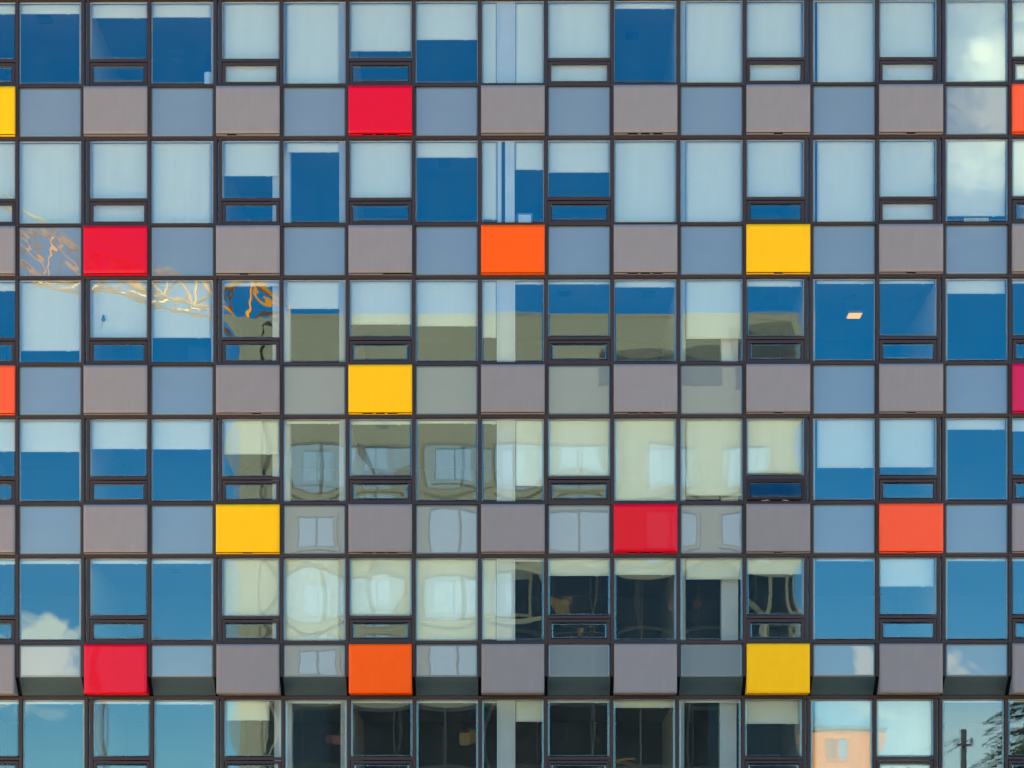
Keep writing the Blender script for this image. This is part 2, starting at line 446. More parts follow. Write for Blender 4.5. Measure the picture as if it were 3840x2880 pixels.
for p in (0, 1, 2, 3, 4):                       # chequered bands between the window rows
    zt, zb = (T(2 * p - 1), T(2 * p)) if p else (T(0) + P, T(0))
    for c in range(C0, C1 + 1):
        x0, x1 = MX(c) + MH, MX(c + 1) - MH
        if c in METAL:
            colour = PCOL.get(p, {}).get(c, 'grey')
            a = rng.uniform(-0.5, 1) * 0.0008 if colour in ('red', 'magenta', 'redorange') else 0.0003
            o = slab('metal_panel', M[colour], building, x0 - 0.004, x1 + 0.004, zb + 0.064, zt - 0.046, -0.10, 0.020,
                     wav(p * 31 + c, a, 4e-5, 0.9), None, 0.07)
            coloured(o, colour)
            kind = LEDGE.get(c, 'full')
            if (p, c) == (2, 6): kind = 'half'
            MB().prism(ledge_poly(x0 - 0.002, x1 + 0.002, kind, p, -0.085, 0.0), 'z', zb + 0.033, zb + 0.047).build('ledge', M[colour], o)
            MB().box(x0 + 0.002, x1 - 0.002, -0.093, 0.012, zb + 0.0585, zb + 0.0632).build('black_shade', M['black_shade'], o)  # black strip paints the shade of the hollow underside
        else:
            q = random.Random(p * 77 + c)
            a = q.choice([-1, 1]) * q.uniform(0.2, 1) * 0.0007
            wave, lam, cell = q.uniform(.3, 1) * 2e-5, 0.6, 0.05
            if c <= 3 and p == 2: wave, lam, cell = 3.4e-5, 0.36, 0.028
            slab('glass_spandrel', M['spandrel'], building, x0 + 0.004, x1 - 0.004, zb + TH + 0.002, zt - TH - 0.004, 0.050, 0.070,
                 wav(p * 51 + c + 900, a, wave, lam), None, cell)
ZS = 8.655
for c in range(C0, C1 + 1):                     # lowest band: boxes hang straight, glass slopes back between them
    zt, zb = T(9), T(10)
    x0, x1 = MX(c) + MH, MX(c + 1) - MH
    if c in METAL:
        colour = PCOL[5].get(c, 'grey')
        poly = [(-0.092, zt - 0.046), (-0.092, 8.292), (0.40, 8.300), (0.05, ZS - 0.02), (0.05, zt - 0.046)]
        a = 0.0006
        o = MB().prism(poly, 'x', x0 + 0.004, x1 - 0.004).build('metal_panel_box', M[colour], building, bevel=0.004)
        coloured(o, colour)
        o2 = slab('front_sheet', M[colour], o, x0 + 0.008, x1 - 0.008, 8.297, zt - 0.051, -0.098, -0.093,
                  wav(c + 300, 0.0009 if colour == 'red' else 0.0003, 1.1e-4 if colour == 'red' else 4e-5, 0.9), None, 0.06)
    else:
        q = random.Random(c + 400)
        slab('glass_spandrel', M['spandrel'], building, x0 + 0.004, x1 - 0.004, ZS, zt - TH - 0.004, 0.050, 0.070,
             wav(c + 1300, q.uniform(-1, 1) * 0.0006, 2.5e-5, 0.6), None, 0.05)
        MB().prism([(0.050, ZS - 0.006), (REC + 0.045, T(10) + TH), (REC + 0.075, T(10) + TH), (0.085, ZS - 0.006)], 'x', x0 + 0.004, x1 - 0.004).build('glass_soffit', M['soffit'], building)
# black sheet that puts deep shade into the gaps of the sloping band
MB().prism([(0.10, ZS), (REC + 0.10, T(10) + TH + 0.02), (REC + 0.14, T(10) + TH + 0.02), (0.14, ZS + 0.02)], 'x', XL, XR).build('soffit_gap_shade', M['black_shade'], building)

# ---- inside: slabs, party walls, columns
def slab_profile(zt, zb, yo_above, yo_below):
    return [(0.085 + yo_above, zt - 0.022), (0.55 + yo_above, zt - 0.022), (0.55 + yo_above, zt - 0.62), (6.0, zt - 0.62), (6.0, zb + 0.01), (0.16 + yo_below, zb + 0.01), (0.085 + yo_above, zb + 0.16)]
for p in (0, 1, 2, 3, 4, 5):
    zt, zb = (T(2 * p - 1), T(2 * p)) if p else (T(0) + P, T(0))
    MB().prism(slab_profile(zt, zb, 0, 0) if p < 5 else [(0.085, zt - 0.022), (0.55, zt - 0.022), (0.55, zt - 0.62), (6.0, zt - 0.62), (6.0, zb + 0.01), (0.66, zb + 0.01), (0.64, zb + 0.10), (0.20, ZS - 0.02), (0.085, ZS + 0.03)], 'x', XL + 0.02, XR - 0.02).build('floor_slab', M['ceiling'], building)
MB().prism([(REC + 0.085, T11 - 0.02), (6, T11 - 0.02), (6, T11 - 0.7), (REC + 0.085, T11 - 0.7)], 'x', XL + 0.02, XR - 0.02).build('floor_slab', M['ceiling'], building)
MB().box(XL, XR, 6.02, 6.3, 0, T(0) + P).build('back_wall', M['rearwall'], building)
for sx in (XL - 0.26, XR + 0.01):
    MB().box(sx, sx + 0.25, 0.02, 6.3, 0, T(0) + P + 0.3).build('side_wall', M['stone'], building)
MB().box(XL - 0.3, XR + 0.3, 0.13, 6.4, T(0) + P + 0.3, T(0) + P + 0.7).build('roof', M['roofing'], building)
MB().box(XL, XR, REC + 0.02, REC + 0.35, 0, T11 - 0.75).build('base_wall', M['stone'], building)
MB().box(XL, XR, REC + 0.01, REC + 0.10, T11 - 0.745, T11 - 0.04).build('base_band', M['spandrel'], building)
# party walls: (mullion, offset, thickness)
PW = [(2, 0.0, 0.20), (4, 0.0, 0.20), (6, -0.075, 0.22), (11, 0.06, 0.20), (13, 0.0, 0.20), (15, 0.0, 0.20), (0, 0, .2), (17, 0, .2)]
for r in ROWS:
    zt = T(2 * r - 2) - 0.005; zb = (T(2 * r - 1) if r < 6 else T11) - 0.018
    for k, o, th in PW:
        x = MX(k) + o
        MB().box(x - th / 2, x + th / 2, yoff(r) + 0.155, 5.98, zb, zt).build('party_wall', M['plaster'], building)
    # structural columns behind the glass
    for x, y, w in ((MX(5) - 0.03, 0.36, 0.38), (MX(11) + 1.13, 0.36, 0.36)):
        MB().box(x - w / 2, x + w / 2, yoff(r) + y, yoff(r) + y + 0.4, zb, zt).build('interior_column', M['column'], building)
    xm = MX(8) + 0.565
    if r == 2:
        o = MB().box(xm - 0.185, xm - 0.10, yoff(r) + 0.152, yoff(r) + 0.5, zb, zt).build('interior_column', M['column'], building)
        MB().box(xm - 0.02, xm + 0.185, yoff(r) + 0.152, yoff(r) + 0.5, zb, zt).build('interior_column', M['column'], building)
    else:
        MB().box(xm - 0.185, xm + 0.185, yoff(r) + 0.19, yoff(r) + 0.55, zb, zt).build('interior_column', M['column'], building)
        for sg in (-1, 1):
            MB().box(xm + sg * 0.185 - 0.012, xm + sg * 0.185 + 0.012, yoff(r) + 0.155, yoff(r) + 0.188, zb + 0.02, zt - 0.05).build('blind_channel', M['reveal'], building)

# ------------------------------------------------------------------ roller blinds (each hangs free behind its window)
F = 'F'
DROP = {1: [.26, .26, .35, .34, F, F, 1.08, .84, (F, F), F, .18, F, F, F, F, F, F],
        2: [F, F, F, F, .77, .26, 1.30, .38, (1.72, .65), .71, F, F, 1.30, F, F, 1.67, 1.31],
        3: [.24, 1.54, 1.29, 1.26, .15, .64, .98, 1.02, (1.27, .12), .12, .19, 1.30, .18, .12, .12, .34, .12],
        4: [.71, .72, .66, .67, .78, .12, .14, .12, (.13, 1.47), 1.29, 1.79, 1.68, 1.19, 1.09, 1.08, .27, .31],
        5: [.15, .14, .14, .14, 1.30, F, 1.28, F, (1.78, .10), .41, .39, .49, .38, .10, .65, .10, .10],
        6: [.12, .12, .12, .13, .48, .11, .10, .10, (.10, .51), .10, .21, .10, .56, F, F, .09, .09]}
ORD = ['first', 'second', 'third', 'fourth', 'fifth', 'sixth', 'seventh', 'eighth', 'ninth', 'tenth', 'eleventh', 'twelfth',
       'thirteenth', 'fourteenth', 'fifteenth', 'sixteenth', 'seventeenth']
ROWN = {1: 'top row', 2: 'second row', 3: 'third row', 4: 'fourth row', 5: 'fifth row', 6: 'bottom row'}
def bay_name(c):
    return 'leftmost bay' if c == 0 else ('rightmost bay' if c == 16 else ORD[c] + ' bay from left')
def state(d):
    if d == F or d > 1.7: return 'fully lowered'
    if d < 0.2: return 'rolled up to a strip'
    if d < 0.56: return 'lowered a quarter'
    if d < 0.8: return 'lowered a third'
    if d < 1.15: return 'lowered halfway'
    return 'lowered most of the way'

def roller_blind(c, r, d, x0, x1, side=''):
    wx0, wx1, z0, z1, zd = WIN[c, r]
    yo = yoff(r)
    ztop = T(2 * r - 2) - TH
    full = d == F
    zbot = z0 + 0.006 if full else T(2 * r - 2) - d
    y = yo + 0.185 + rng.uniform(0, 0.012)
    root = empty('roller_blind', ((x0 + x1) / 2, y, ztop))
    lab = f"roller blind {state(d)}, {side}{ROWN[r]}, {bay_name(c)}"
    tag(root, lab, 'roller blind', 'roller blinds behind the windows')
    q = random.Random(c * 19 + r * 7)
    rip = q.choice([0, 0, .0015, .003]) if not full else q.choice([.0004, .001, .003])
    if (c, r) in ((2, 2), (3, 2), (11, 4), (12, 4)): rip = 0.005
    ph = q.uniform(0, 6); lam = q.uniform(.25, .5)
    skew = q.uniform(-.3, .3)
    def fn(U, V, X, Z):
        return rip * (1 - V) * 0.5 * (np.sin(X * 6.283 / lam + ph + skew * Z) + .6 * np.sin(X * 6.283 / (lam * .43) + ph * 2 - skew * Z * 2))
    slab('fabric', M['blind'], root, x0, x1, zbot + 0.012, ztop - 0.03, y, y + 0.0025, fn, fn, 0.06)
    MB().tube((x0 - 0.004, y + 0.022, ztop - 0.045), (x1 + 0.004, y + 0.022, ztop - 0.045), 0.024, n=14).build('roller_tube', M['blindbar'], root, smooth=True)
    hb = MB(); xt = x0 + (x1 - x0) * 0.80
    prof = [(x0, zbot + 0.016), (x0, zbot), (xt - 0.028, zbot), (xt - 0.028, zbot - 0.012), (xt + 0.028, zbot - 0.012), (xt + 0.028, zbot), (x1, zbot), (x1, zbot + 0.016)]
    hb.prism(prof, 'y', y - 0.005, y + 0.008).build('hem_bar', M['blindbar'], root)
    return root

INSET = {3: (0, .055), 1: (0, .03), 5: (.045, .125), 11: (.12, 0), 13: (.09, 0), 12: (0, .02), 14: (0, .02), 4: (.01, 0), 15: (.02, .02)}
for r in ROWS:
    for c in range(17):
        d = DROP[r][c]
        wx0, wx1 = WIN[c, r][:2]
        i0, i1 = INSET.get(c, (0, 0))
        i0 += 0.024; i1 += 0.024
        if c == 8:
            xm = MX(8) + 0.565
            roller_blind(c, r, d[0], wx0 + 0.012, xm - 0.205, 'left of column, ')
            roller_blind(c, r, d[1], xm + 0.205, wx1 - 0.012, 'right of column, ')
            continue
        if (c, r) == (4, 6): i1 = 0.28
        roller_blind(c, r, d, wx0 + i0, wx1 - i1)

# ------------------------------------------------------------------ things in the rooms
def ceiling_vent(c, r, x, y, lab, mat=None):
    z = T(2 * r - 2) + 0.01
    root = empty('ceiling_vent', (x, y, z))
    tag(root, lab, 'ceiling vent', 'dark vents on the room ceilings')
    MB().ring(x - 0.15, x + 0.15, -0.24, 0.24, 0.02, 0, 0.02).build('frame', M['darkvent'], root)
    o = root.children[0]
    # the ring is drawn upright: lay it flat against the ceiling
    o.rotation_euler = (R(90), 0, 0); o.location = (0, 0, -0.012)
    b = MB(); b.prism([(x - 0.13, y - 0.22), (x + 0.13, y - 0.22), (x + 0.13, y + 0.22), (x - 0.13, y + 0.22)], 'z', z - 0.010, z - 0.002)
    b.build('grille', M['darkvent'], root)
for c, r, x, y in ((1, 1, -10.30, 1.26), (3, 1, -7.67, 3.50), (10, 1, 2.66, 2.39), (7, 2, -1.52, 1.91), (9, 3, 1.12, 1.49), (10, 3, 2.99, 1.50),
                   (12, 3, 5.71, 1.77), (13, 3, 7.45, 1.82), (14, 3, 8.92, 1.83), (3, 5, -7.54, 2.16), (13, 5, 7.52, 1.94), (1, 4, -9.9, 3.2), (5, 4, -4.6, 2.6)):
    ceiling_vent(c, r, x, y, f"dark square ceiling vent inside, {ROWN[r]}, {bay_name(c)}")
z = T(4) + 0.008
lampo = empty('ceiling_lamp', (7.74, 3.30, z))
tag(lampo, 'glowing orange square ceiling lamp seen through a tall window', 'lamp')
MB().box(7.74 - 0.17, 7.74 + 0.17, 3.30 - 0.25, 3.30 + 0.25, z - 0.05, z - 0.002).build('housing', M['reveal'], lampo)
MB().box(7.74 - 0.145, 7.74 + 0.145, 3.30 - 0.225, 3.30 + 0.225, z - 0.064, z - 0.052).build('diffuser', M['lamp'], lampo)

def sill(r): return (T(2 * r - 1) if r < 6 else T11) - 0.022
# white table lamp at the edge of the fourth top window
x, zz = MX(4) - 0.19, sill(1)
lp = empty('table_lamp', (x, 0.33, zz)); tag(lp, 'white cylinder lamp standing on the sill of a top row window', 'lamp')
MB().lathe([(0.05, zz), (0.055, zz + 0.01), (0.045, zz + 0.10)], x, 0.33).build('base', principled('pale_wood', (0.6, 0.42, 0.3), 0.6), lp, smooth=True)
MB().lathe([(0.075, zz + 0.095), (0.08, zz + 0.12), (0.085, zz + 0.36), (0.075, zz + 0.40), (0.04, zz + 0.412)], x, 0.33).build('shade', M['white'], lp, smooth=True)
# folded white towel on the sill, second top window
x = MX(1) + 0.20
tw = MB().prism([(x, sill(1)), (x + 0.78, sill(1)), (x + 0.72, sill(1) + 0.07), (x + 0.60, sill(1) + 0.085), (x + 0.25, sill(1) + 0.08), (x + 0.05, sill(1) + 0.06)], 'y', 0.26, 0.5).build('folded_towel', M['white'], bevel=0.015)
tag(tw, 'folded white towel lying on the sill of a top row window', 'towel')
# white framed picture leaning, second row, bay 8
x = MX(8) + 0.80
pf = empty('picture_frame', (x + 0.16, 0.3, sill(2))); tag(pf, 'white picture in pale frame leaning by the window right of a white column', 'picture')
MB().ring(x, x + 0.34, sill(2), sill(2) + 0.34, 0.035, 0.30, 0.325).build('frame', M['spandrel'], pf)
MB().box(x + 0.036, x + 0.304, 0.306, 0.318, sill(2) + 0.036, sill(2) + 0.304).build('picture', M['white'], pf)
# white slatted rack under the blind, second row, bay 15
x = MX(15) + 0.49
rk = empty('cot_rail', (x + 0.25, 0.3, sill(2))); tag(rk, 'white two panel frame standing below the blind beside cloud reflections', 'frame')
MB().ring(x, x + 0.265, sill(2), sill(2) + 0.215, 0.022, 0.30, 0.325).build('frame', M['white'], rk)
MB().ring(x + 0.268, x + 0.52, sill(2), sill(2) + 0.215, 0.022, 0.30, 0.325).build('frame', M['white'], rk)
MB().box(x + 0.023, x + 0.497, 0.33, 0.336, sill(2) + 0.002, sill(2) + 0.195).build('panel', M['column'], rk)
# small things on the sills of the fifth row
x, zz = MX(1) + 0.93, sill(5)
bw = empty('bowl', (x, 0.3, zz)); tag(bw, 'small upturned white bowl on the sill under a cumulus reflection', 'bowl')
MB().lathe([(0.085, zz), (0.08, zz + 0.045), (0.05, zz + 0.075), (0.02, zz + 0.085)], x, 0.3).build('bowl_body', M['white'], bw, smooth=True)
x = MX(3) + 0.66
pp = MB().prism([(x, zz), (x + 0.30, zz), (x + 0.28, zz + 0.03), (x + 0.17, zz + 0.055), (x + 0.06, zz + 0.04)], 'y', 0.24, 0.46).build('paper_stack', M['white'])
tag(pp, 'loose white papers lying on a sill in the fifth row', 'papers')
# dark clothes hanging in the third row
pts = [(0.0, .02), (.10, 0.0), (.22, .03), (.34, .0), (.40, .25), (.37, .47), (.24, .53), (.10, .50), (-.02, .52), (-.06, .30)]
x = MX(3) + 0.82
cl = MB().prism([(x + a, sill(3) + b) for a, b in pts], 'y', 0.45, 0.62).build('hanging_clothes', M['black'], bevel=0.03)
tag(cl, 'dark heap of clothes behind a third row window under the blind', 'clothes')
# small toy stuck to the glass, third row
x, zz = MX(2) + 0.42, T(4) - 0.86
ty = empty('hanging_toy', (x, 0.14, zz)); tag(ty, 'small blue toy hanging on the glass of a third row window', 'toy')
MB().lathe([(0.008, zz - 0.06), (0.035, zz - 0.045), (0.045, zz - 0.01), (0.03, zz + 0.03), (0.012, zz + 0.045)], x, 0.135, 12).build('body', M['bluecloth'], ty, smooth=True)
MB().lathe([(0.006, zz + 0.04), (0.022, zz + 0.05), (0.024, zz + 0.07), (0.008, zz + 0.09)], x, 0.135, 12).build('head', M['bluecloth'], ty, smooth=True)
MB().tube((x - 0.01, 0.135, zz - 0.05), (x - 0.06, 0.135, zz - 0.22), 0.004).build('tail', M['bluecloth'], ty)

# ------------------------------------------------------------------ across the street (seen mirrored in the glass)
def st(o): o['kind'] = 'structure'; return o
st(MB().box(-700, 700, -900, 500, -0.6, -0.02).build('ground', M['ground'], origin=(0, 0, 0)))
st(MB().box(-150, 150, -44, -28, -0.3, -0.008).build('road', M['asphalt'], origin=(0, 0, 0)))
st(MB().box(-150, 150, -28, 12, -0.3, 0.12).build('bounce_pavement', M['bounce_paving'], origin=(0, 0, 0)))  # unseen paving, made wide and warm to bounce light onto the facade
st(MB().box(-150, 150, -70, -44, -0.3, 0.12).build('bounce_pavement', M['bounce_paving'], origin=(0, 0, 0)))
b = MB()
for k in range(-24, 24): b.box(k * 6, k * 6 + 3, -36.07, -35.93, -0.007, -0.003)
st(b.build('road_marking', M['linepaint'], origin=(0, 0, 0)))

opp = empty('concrete_building', (0.5, -70, 0.12))
tag(opp, 'cream concrete building mirrored wavily in the middle windows of the facade', 'building')
OX0, OX1, OZ = -13.0, 13.6, 33.6
MB().box(OX0, OX1, -92, -70, 0.12, OZ).build('wall', M['concrete'], opp)
MB().box(OX0 - 0.02, OX1 + 0.02, -92.02, -69.98, OZ - 0.02, OZ + 0.12).build('parapet', M['concrete'], opp)
MB().box(OX0 - 0.02, OX0 + 1.15, -70.5, -69.6, 0.12, OZ - 0.05).build('corner_pier', M['concrete'], opp)
for x in (-10.9, -7.9, -4.9, -1.9, 1.1, 4.1, 7.1, 10.1):
    MB().box(x - 0.03, x + 0.03, -69.99, -69.97, 8, OZ - 0.05).build('joint', M['joint'], opp)
for x0, x1, z0, z1 in ((3.9, 9.6, 30.4, 31.9), (10.2, 13.1, 30.2, 33.0)):
    MB().box(x0, x1, -69.985, -69.94, z0, z1).build('dark_block', M['dark_block'], opp)  # plain dark boxes high on the wall
wins = [(-10.2, -8.17), (-7.37, -5.68), (-4.0, -1.41), (-0.7, .75), (1.55, 4.46), (6.08, 8.34), (9.64, 11.79)]
for s, (z0, z1) in enumerate(((25.72, 27.56), (22.66, 24.5), (19.6, 21.4), (16.5, 18.3))):
    for x0, x1 in wins:
        if s == 3 and x0 > -0.8: continue
        if s == 2 and x0 > 1: continue
        f = MB().ring(x0 - 0.18, x1 + 0.18, z0 - 0.18, z1 + 0.18, 0.18, -69.99, -69.89).build('window', M['concrete'], opp)
        MB().box(x0, x1, -69.97, -69.95, z0, z1).build('pane', M['paleglass'], f)
        fr = MB(); xm = (x0 + x1) / 2
        fr.box(xm - 0.045, xm + 0.045, -69.96, -69.90, z0, z1)
        fr.build('glazing_bar', M['winframe'], f)
        MB().ring(x0 - 0.002, x1 + 0.002, z0 - 0.002, z1 + 0.002, 0.06, -69.965, -69.90).build('frame', M['winframe'], f)
MB().box(-0.1, 13.4, -69.96, -69.9, 3.0, 21.9 - 0.3).build('curtain_glazing', M['darkglass'], opp)
MB().box(-11.6, -0.13, -69.96, -69.9, 3.0, 15.6).build('curtain_glazing', M['darkglass'], opp)
for x, z, w_, h_, cc in ((2.3, 20.2, .62, .5, 'dullyellow'), (8.05, 20.05, .7, .45, 'dullred'), (-2.2, 14.0, .6, .6, 'dullyellow'), (-8.4, 13.9, .9, .4, 'dullred'), (4.6, 12.9, 2.0, .12, 'dullyellow'), (3.1, 18.9, .2, .9, 'dullyellow')):
    MB().box(x - w_ / 2, x + w_ / 2, -69.895, -69.84, z - h_ / 2, z + h_ / 2).build('painted_reflection', M[cc], opp)  # mirror images of the facade's coloured panels, painted on as thin boxes
for x in np.arange(-10.2, 13.5, 2.3):
    MB().box(x - 0.05, x + 0.05, -69.9, -69.78, 3.0, 15.5 if x < 0 else 21.5).build('glazing_mullion', M['dark_block'], opp)
for x in (11.6, 12.9):
    MB().box(x - 0.13, x + 0.13, -69.9, -69.7, 17.4, 21.55).build('pier', M['concrete'], opp)
for z in (6.5, 9.5, 12.5, 15.6, 18.6):
    MB().box(-11.6 if z < 16 else -0.1, 13.6, -69.9, -69.8, z - 0.12, z + 0.12).build('glazing_transom', M['dark_block'], opp)

# orange brick block far away
ob = empty('brick_building', (30, -190, 0)); tag(ob, 'orange brick building mirrored low at the right of the facade', 'building')
MB().box(20, 32.3, -204, -190, 0, 25.9).build('wall', M['brick'], ob)
MB().box(19.9, 32.4, -204.1, -189.9, 25.88, 26.2).build('parapet', M['roofing'], ob)
MB().prism([(24.8, 26.2), (27.4, 26.2), (26.0, 28.4), (24.8, 28.4)], 'y', -200, -191).build('roof_house', M['greysteel'], ob)
for k in range(7):
    z = 23.4 - k * 3.0
    for j, x in enumerate((28.45, 29.35)):
        f = MB().ring(x - 0.42, x + 0.42, z, z + 1.9, 0.10, -190.0, -189.9).build('window', M['brick'], ob)
        MB().box(x - 0.31, x + 0.31, -189.98, -189.95, z + 0.11, z + 1.79).build('pane', M['paleglass'] if (k + j) % 2 else M['concrete'], f)

# tower crane
cr = empty('tower_crane', (-34.5, -71, 0)); tag(cr, 'golden lattice tower crane mirrored with wavy lines in the left windows', 'crane')
def lattice(a, b, w, h, bay, r, tri=True):
    m = MB(); a = Vector(a); b = Vector(b); d = (b - a); L = d.length; d.normalize()
    up = Vector((0, 0, 1)) if abs(d.z) < .9 else Vector((0, 1, 0))
    sd = d.cross(up).normalized(); up = sd.cross(d).normalized()
    def pt(t, k):
        if tri: o = (sd * (-w / 2), sd * (w / 2), up * h)[k]
        else: o = (sd * (-w / 2) + up * (-h / 2), sd * (w / 2) + up * (-h / 2), sd * (w / 2) + up * (h / 2), sd * (-w / 2) + up * (h / 2))[k]
        return a + d * t + o
    K = 3 if tri else 4
    for k in range(K): m.tube(pt(0, k), pt(L, k), r, n=6)
    n = max(1, int(L / bay))
    for i in range(n):
        t0, t1 = L * i / n, L * (i + 1) / n
        for k in range(K):
            l = (k + 1) % K
            m.tube(pt(t0, k), pt((t0 + t1) / 2, l), r * .6, n=5); m.tube(pt((t0 + t1) / 2, l), pt(t1, k), r * .6, n=5)
    return m
root, tip = Vector((-34.5, -71, 39.2)), Vector((-13.3, -97, 39.2))
dirv = (tip - root).normalized()
lattice((-34.5, -71, 0), (-34.5, -71, 42), 2.0, 2.0, 2.2, 0.16, False).build('mast', M['crane'], cr)
lattice(root, tip, 1.5, 1.7, 2.0, 0.10).build('jib', M['crane'], cr)
tail = root - dirv * 12
lattice(root, tail, 1.4, 1.0, 2.0, 0.09).build('counter_jib', M['crane'], cr)
MB().box(tail.x - 1, tail.x + 1, tail.y - 1, tail.y + 1, 36.6, 39.2).build('counterweight', M['concrete'], cr)
lattice((-34.5, -71, 42), (-34.5, -71, 44.2), 1.2, 1.2, 2, 0.1, False).build('tower_head', M['crane'], cr)
apex = Vector((-34.5, -71, 44.2))
pm = MB()
pm.tube(apex, root + dirv * 28 + Vector((0, 0, 1.6)), 0.08, n=6)
pm.build('pendant_line', M['cable'], cr)
MB().tube(apex, root + dirv * 19 + Vector((0, 0, 1.6)), 0.08, n=6).build('pendant_line', M['cable'], cr)
MB().tube(apex, tail + Vector((0, 0, 1)), 0.06, n=6).build('pendant_line', M['cable'], cr)
MB().box(-36.4, -35.6, -72, -70.4, 39, 41.2).build('cab', M['white'], cr)
hk = root + dirv * 31
MB().box(hk.x - .5, hk.x + .5, hk.y - .5, hk.y + .5, 38.75, 39.1).build('trolley', M['crane'], cr)
MB().tube((hk.x, hk.y, 38.8), (hk.x, hk.y, 38.45), 0.05, n=6).build('hook_line', M['cable'], cr)
MB().lathe([(0.08, 37.9), (0.2, 38.0), (0.22, 38.3), (0.08, 38.46)], hk.x, hk.y, 10).build('hook_block', M['crane'], cr)

# utility pole, lamp mast, pine
up = empty('utility_pole', (17.85, -50, 0)); tag(up, 'dark timber utility pole mirrored in the lower right window', 'utility pole')
MB().tube((17.85, -50, 0), (17.85, -50, 12.5), 0.17, 0.12, 12).build('post', M['timber'], up, smooth=True)
MB().box(17.5, 18.2, -49.88, -49.80, 11.80, 11.9).build('crossarm', M['timber'], up)
for x in (17.54, 18.16):
    MB().lathe([(0.03, 11.9), (0.07, 11.95), (0.06, 12.1), (0.02, 12.14)], x, -49.82, 8).build('insulator', M['greysteel'], up)
for x, z in ((17.54, 12.1), (18.16, 12.1)):
    w = MB(); pa = Vector((x, -49.82, z)); pb = Vector((x - 9, -69.9, z - 3.0))
    prev = pa
    for i in range(1, 13):
        t = i / 12; q = pa.lerp(pb, t) - Vector((0, 0, 0.5 * 4 * t * (1 - t))); w.tube(prev, q, 0.018, n=4); prev = q
    w.build('wire', M['black_shade'], up)
lm = empty('lamp_mast', (-16.4, -50, 0)); tag(lm, 'tall grey steel lamp mast mirrored as a bent double line at lower left', 'street lamp')
MB().tube((-16.4, -50, 0), (-16.4, -50, 15.5), 0.20, 0.12, 12).build('mast', M['greysteel'], lm, smooth=True)
MB().tube((-16.4, -50, 15.3), (-14.6, -50, 16.0), 0.06, 0.05, 8).build('arm', M['greysteel'], lm)
MB().box(-14.9, -14.1, -50.15, -49.85, 15.9, 16.05).build('lamp_head', M['greysteel'], lm)

pine = empty('pine_tree', (22.2, -58, 0)); tag(pine, 'tall dark pine tree with drooping branches mirrored at the lower right edge', 'tree')
MB().tube((22.2, -58, 0), (22.2, -58, 16.6), 0.32, 0.04, 10).build('trunk', M['bark'], pine, smooth=True)
pr = random.Random(3); lv = []; lf = []; limb = MB()
zc = 3.0
while zc < 16.2:
    Lb = 0.5 + 5.4 * ((16.6 - zc) / 13.6) ** 0.8
    for k in range(pr.randint(5, 7)):
        an = pr.uniform(0, 6.283); L = Lb * pr.uniform(.65, 1.1)
        dx, dy = math.cos(an), math.sin(an); z0 = zc + pr.uniform(-.2, .2)
        pts = []
        for i in range(7):
            t = i / 6; pts.append(Vector((22.2 + dx * L * t, -58 + dy * L * t, z0 + 0.25 * L * t - 0.55 * L * t * t)))
        for i in range(6): limb.tube(pts[i], pts[i + 1], 0.05 * (1 - i / 7), 0.05 * (1 - (i + 1) / 7), 5)
        for i in range(int(26 * L) + 6):
            t = pr.uniform(.12, 1.02); j = min(5, int(t * 6)); p = pts[j].lerp(pts[j + 1], t * 6 - j) if t < 1 else pts[6]
            side = pr.choice((-1, 1)); ln = pr.uniform(.18, .5) * (1.1 - .5 * t)
            v = Vector((-dy * side + dx * .7, dx * side + dy * .7, pr.uniform(-.55, .1))).normalized() * ln
            wv = Vector((pr.uniform(-1, 1), pr.uniform(-1, 1), pr.uniform(-.3, 1))).normalized() * pr.uniform(.05, .12)
            n = len(lv); lv += [p - wv, p + wv, p + v + wv * .4, p + v * 1.15 - wv * .4]; lf.append((n, n + 1, n + 2, n + 3))
    zc += pr.uniform(.32, .5)
limb.build('branches', M['bark'], pine)
me = bpy.data.meshes.new('crown'); me.from_pydata([tuple(v - Vector((22.2, -58, 9))) for v in lv], [], lf); me.update()
link('crown', me, M['needles'], pine, (22.2, -58, 9))

at = empty('golden_tangle', (-26.6, -80, 0)); tag(at, 'golden tangle, built as a yellow leafed tree, mirrored at the lower left edge', 'tree')  # leafy tree shape in place of an unidentified golden lattice tangle
tb = MB(); tb.tube((-26.6, -80, 0), (-26.6, -80, 9), 0.3, 0.16, 9)
lv, lf = [], []
for k in range(11):
    a = Vector((-26.6, -80, pr.uniform(5, 9))); an = pr.uniform(0, 6.283); L = pr.uniform(1.6, 3.2)
    b_ = a + Vector((math.cos(an) * L * .6, math.sin(an) * L * .6, L * 1.4)); tb.tube(a, b_, 0.09, 0.03, 6)
    for i in range(170):
        c_ = a.lerp(b_, pr.uniform(.35, 1.15)) + Vector((pr.gauss(0, .55), pr.gauss(0, .55), pr.gauss(0, .5)))
        v1 = Vector((pr.uniform(-1, 1), pr.uniform(-1, 1), pr.uniform(-1, 1))).normalized() * .13; v2 = v1.orthogonal().normalized() * .09
        n = len(lv); lv += [c_ - v1, c_ + v2, c_ + v1, c_ - v2]; lf.append((n, n + 1, n + 2, n + 3))
tb.build('trunk', M['bark'], at)
me = bpy.data.meshes.new('crown'); me.from_pydata([tuple(v - Vector((-26.6, -80, 10))) for v in lv], [], lf); me.update()
link('crown', me, M['tangleyellow'], at, (-26.6, -80, 10))

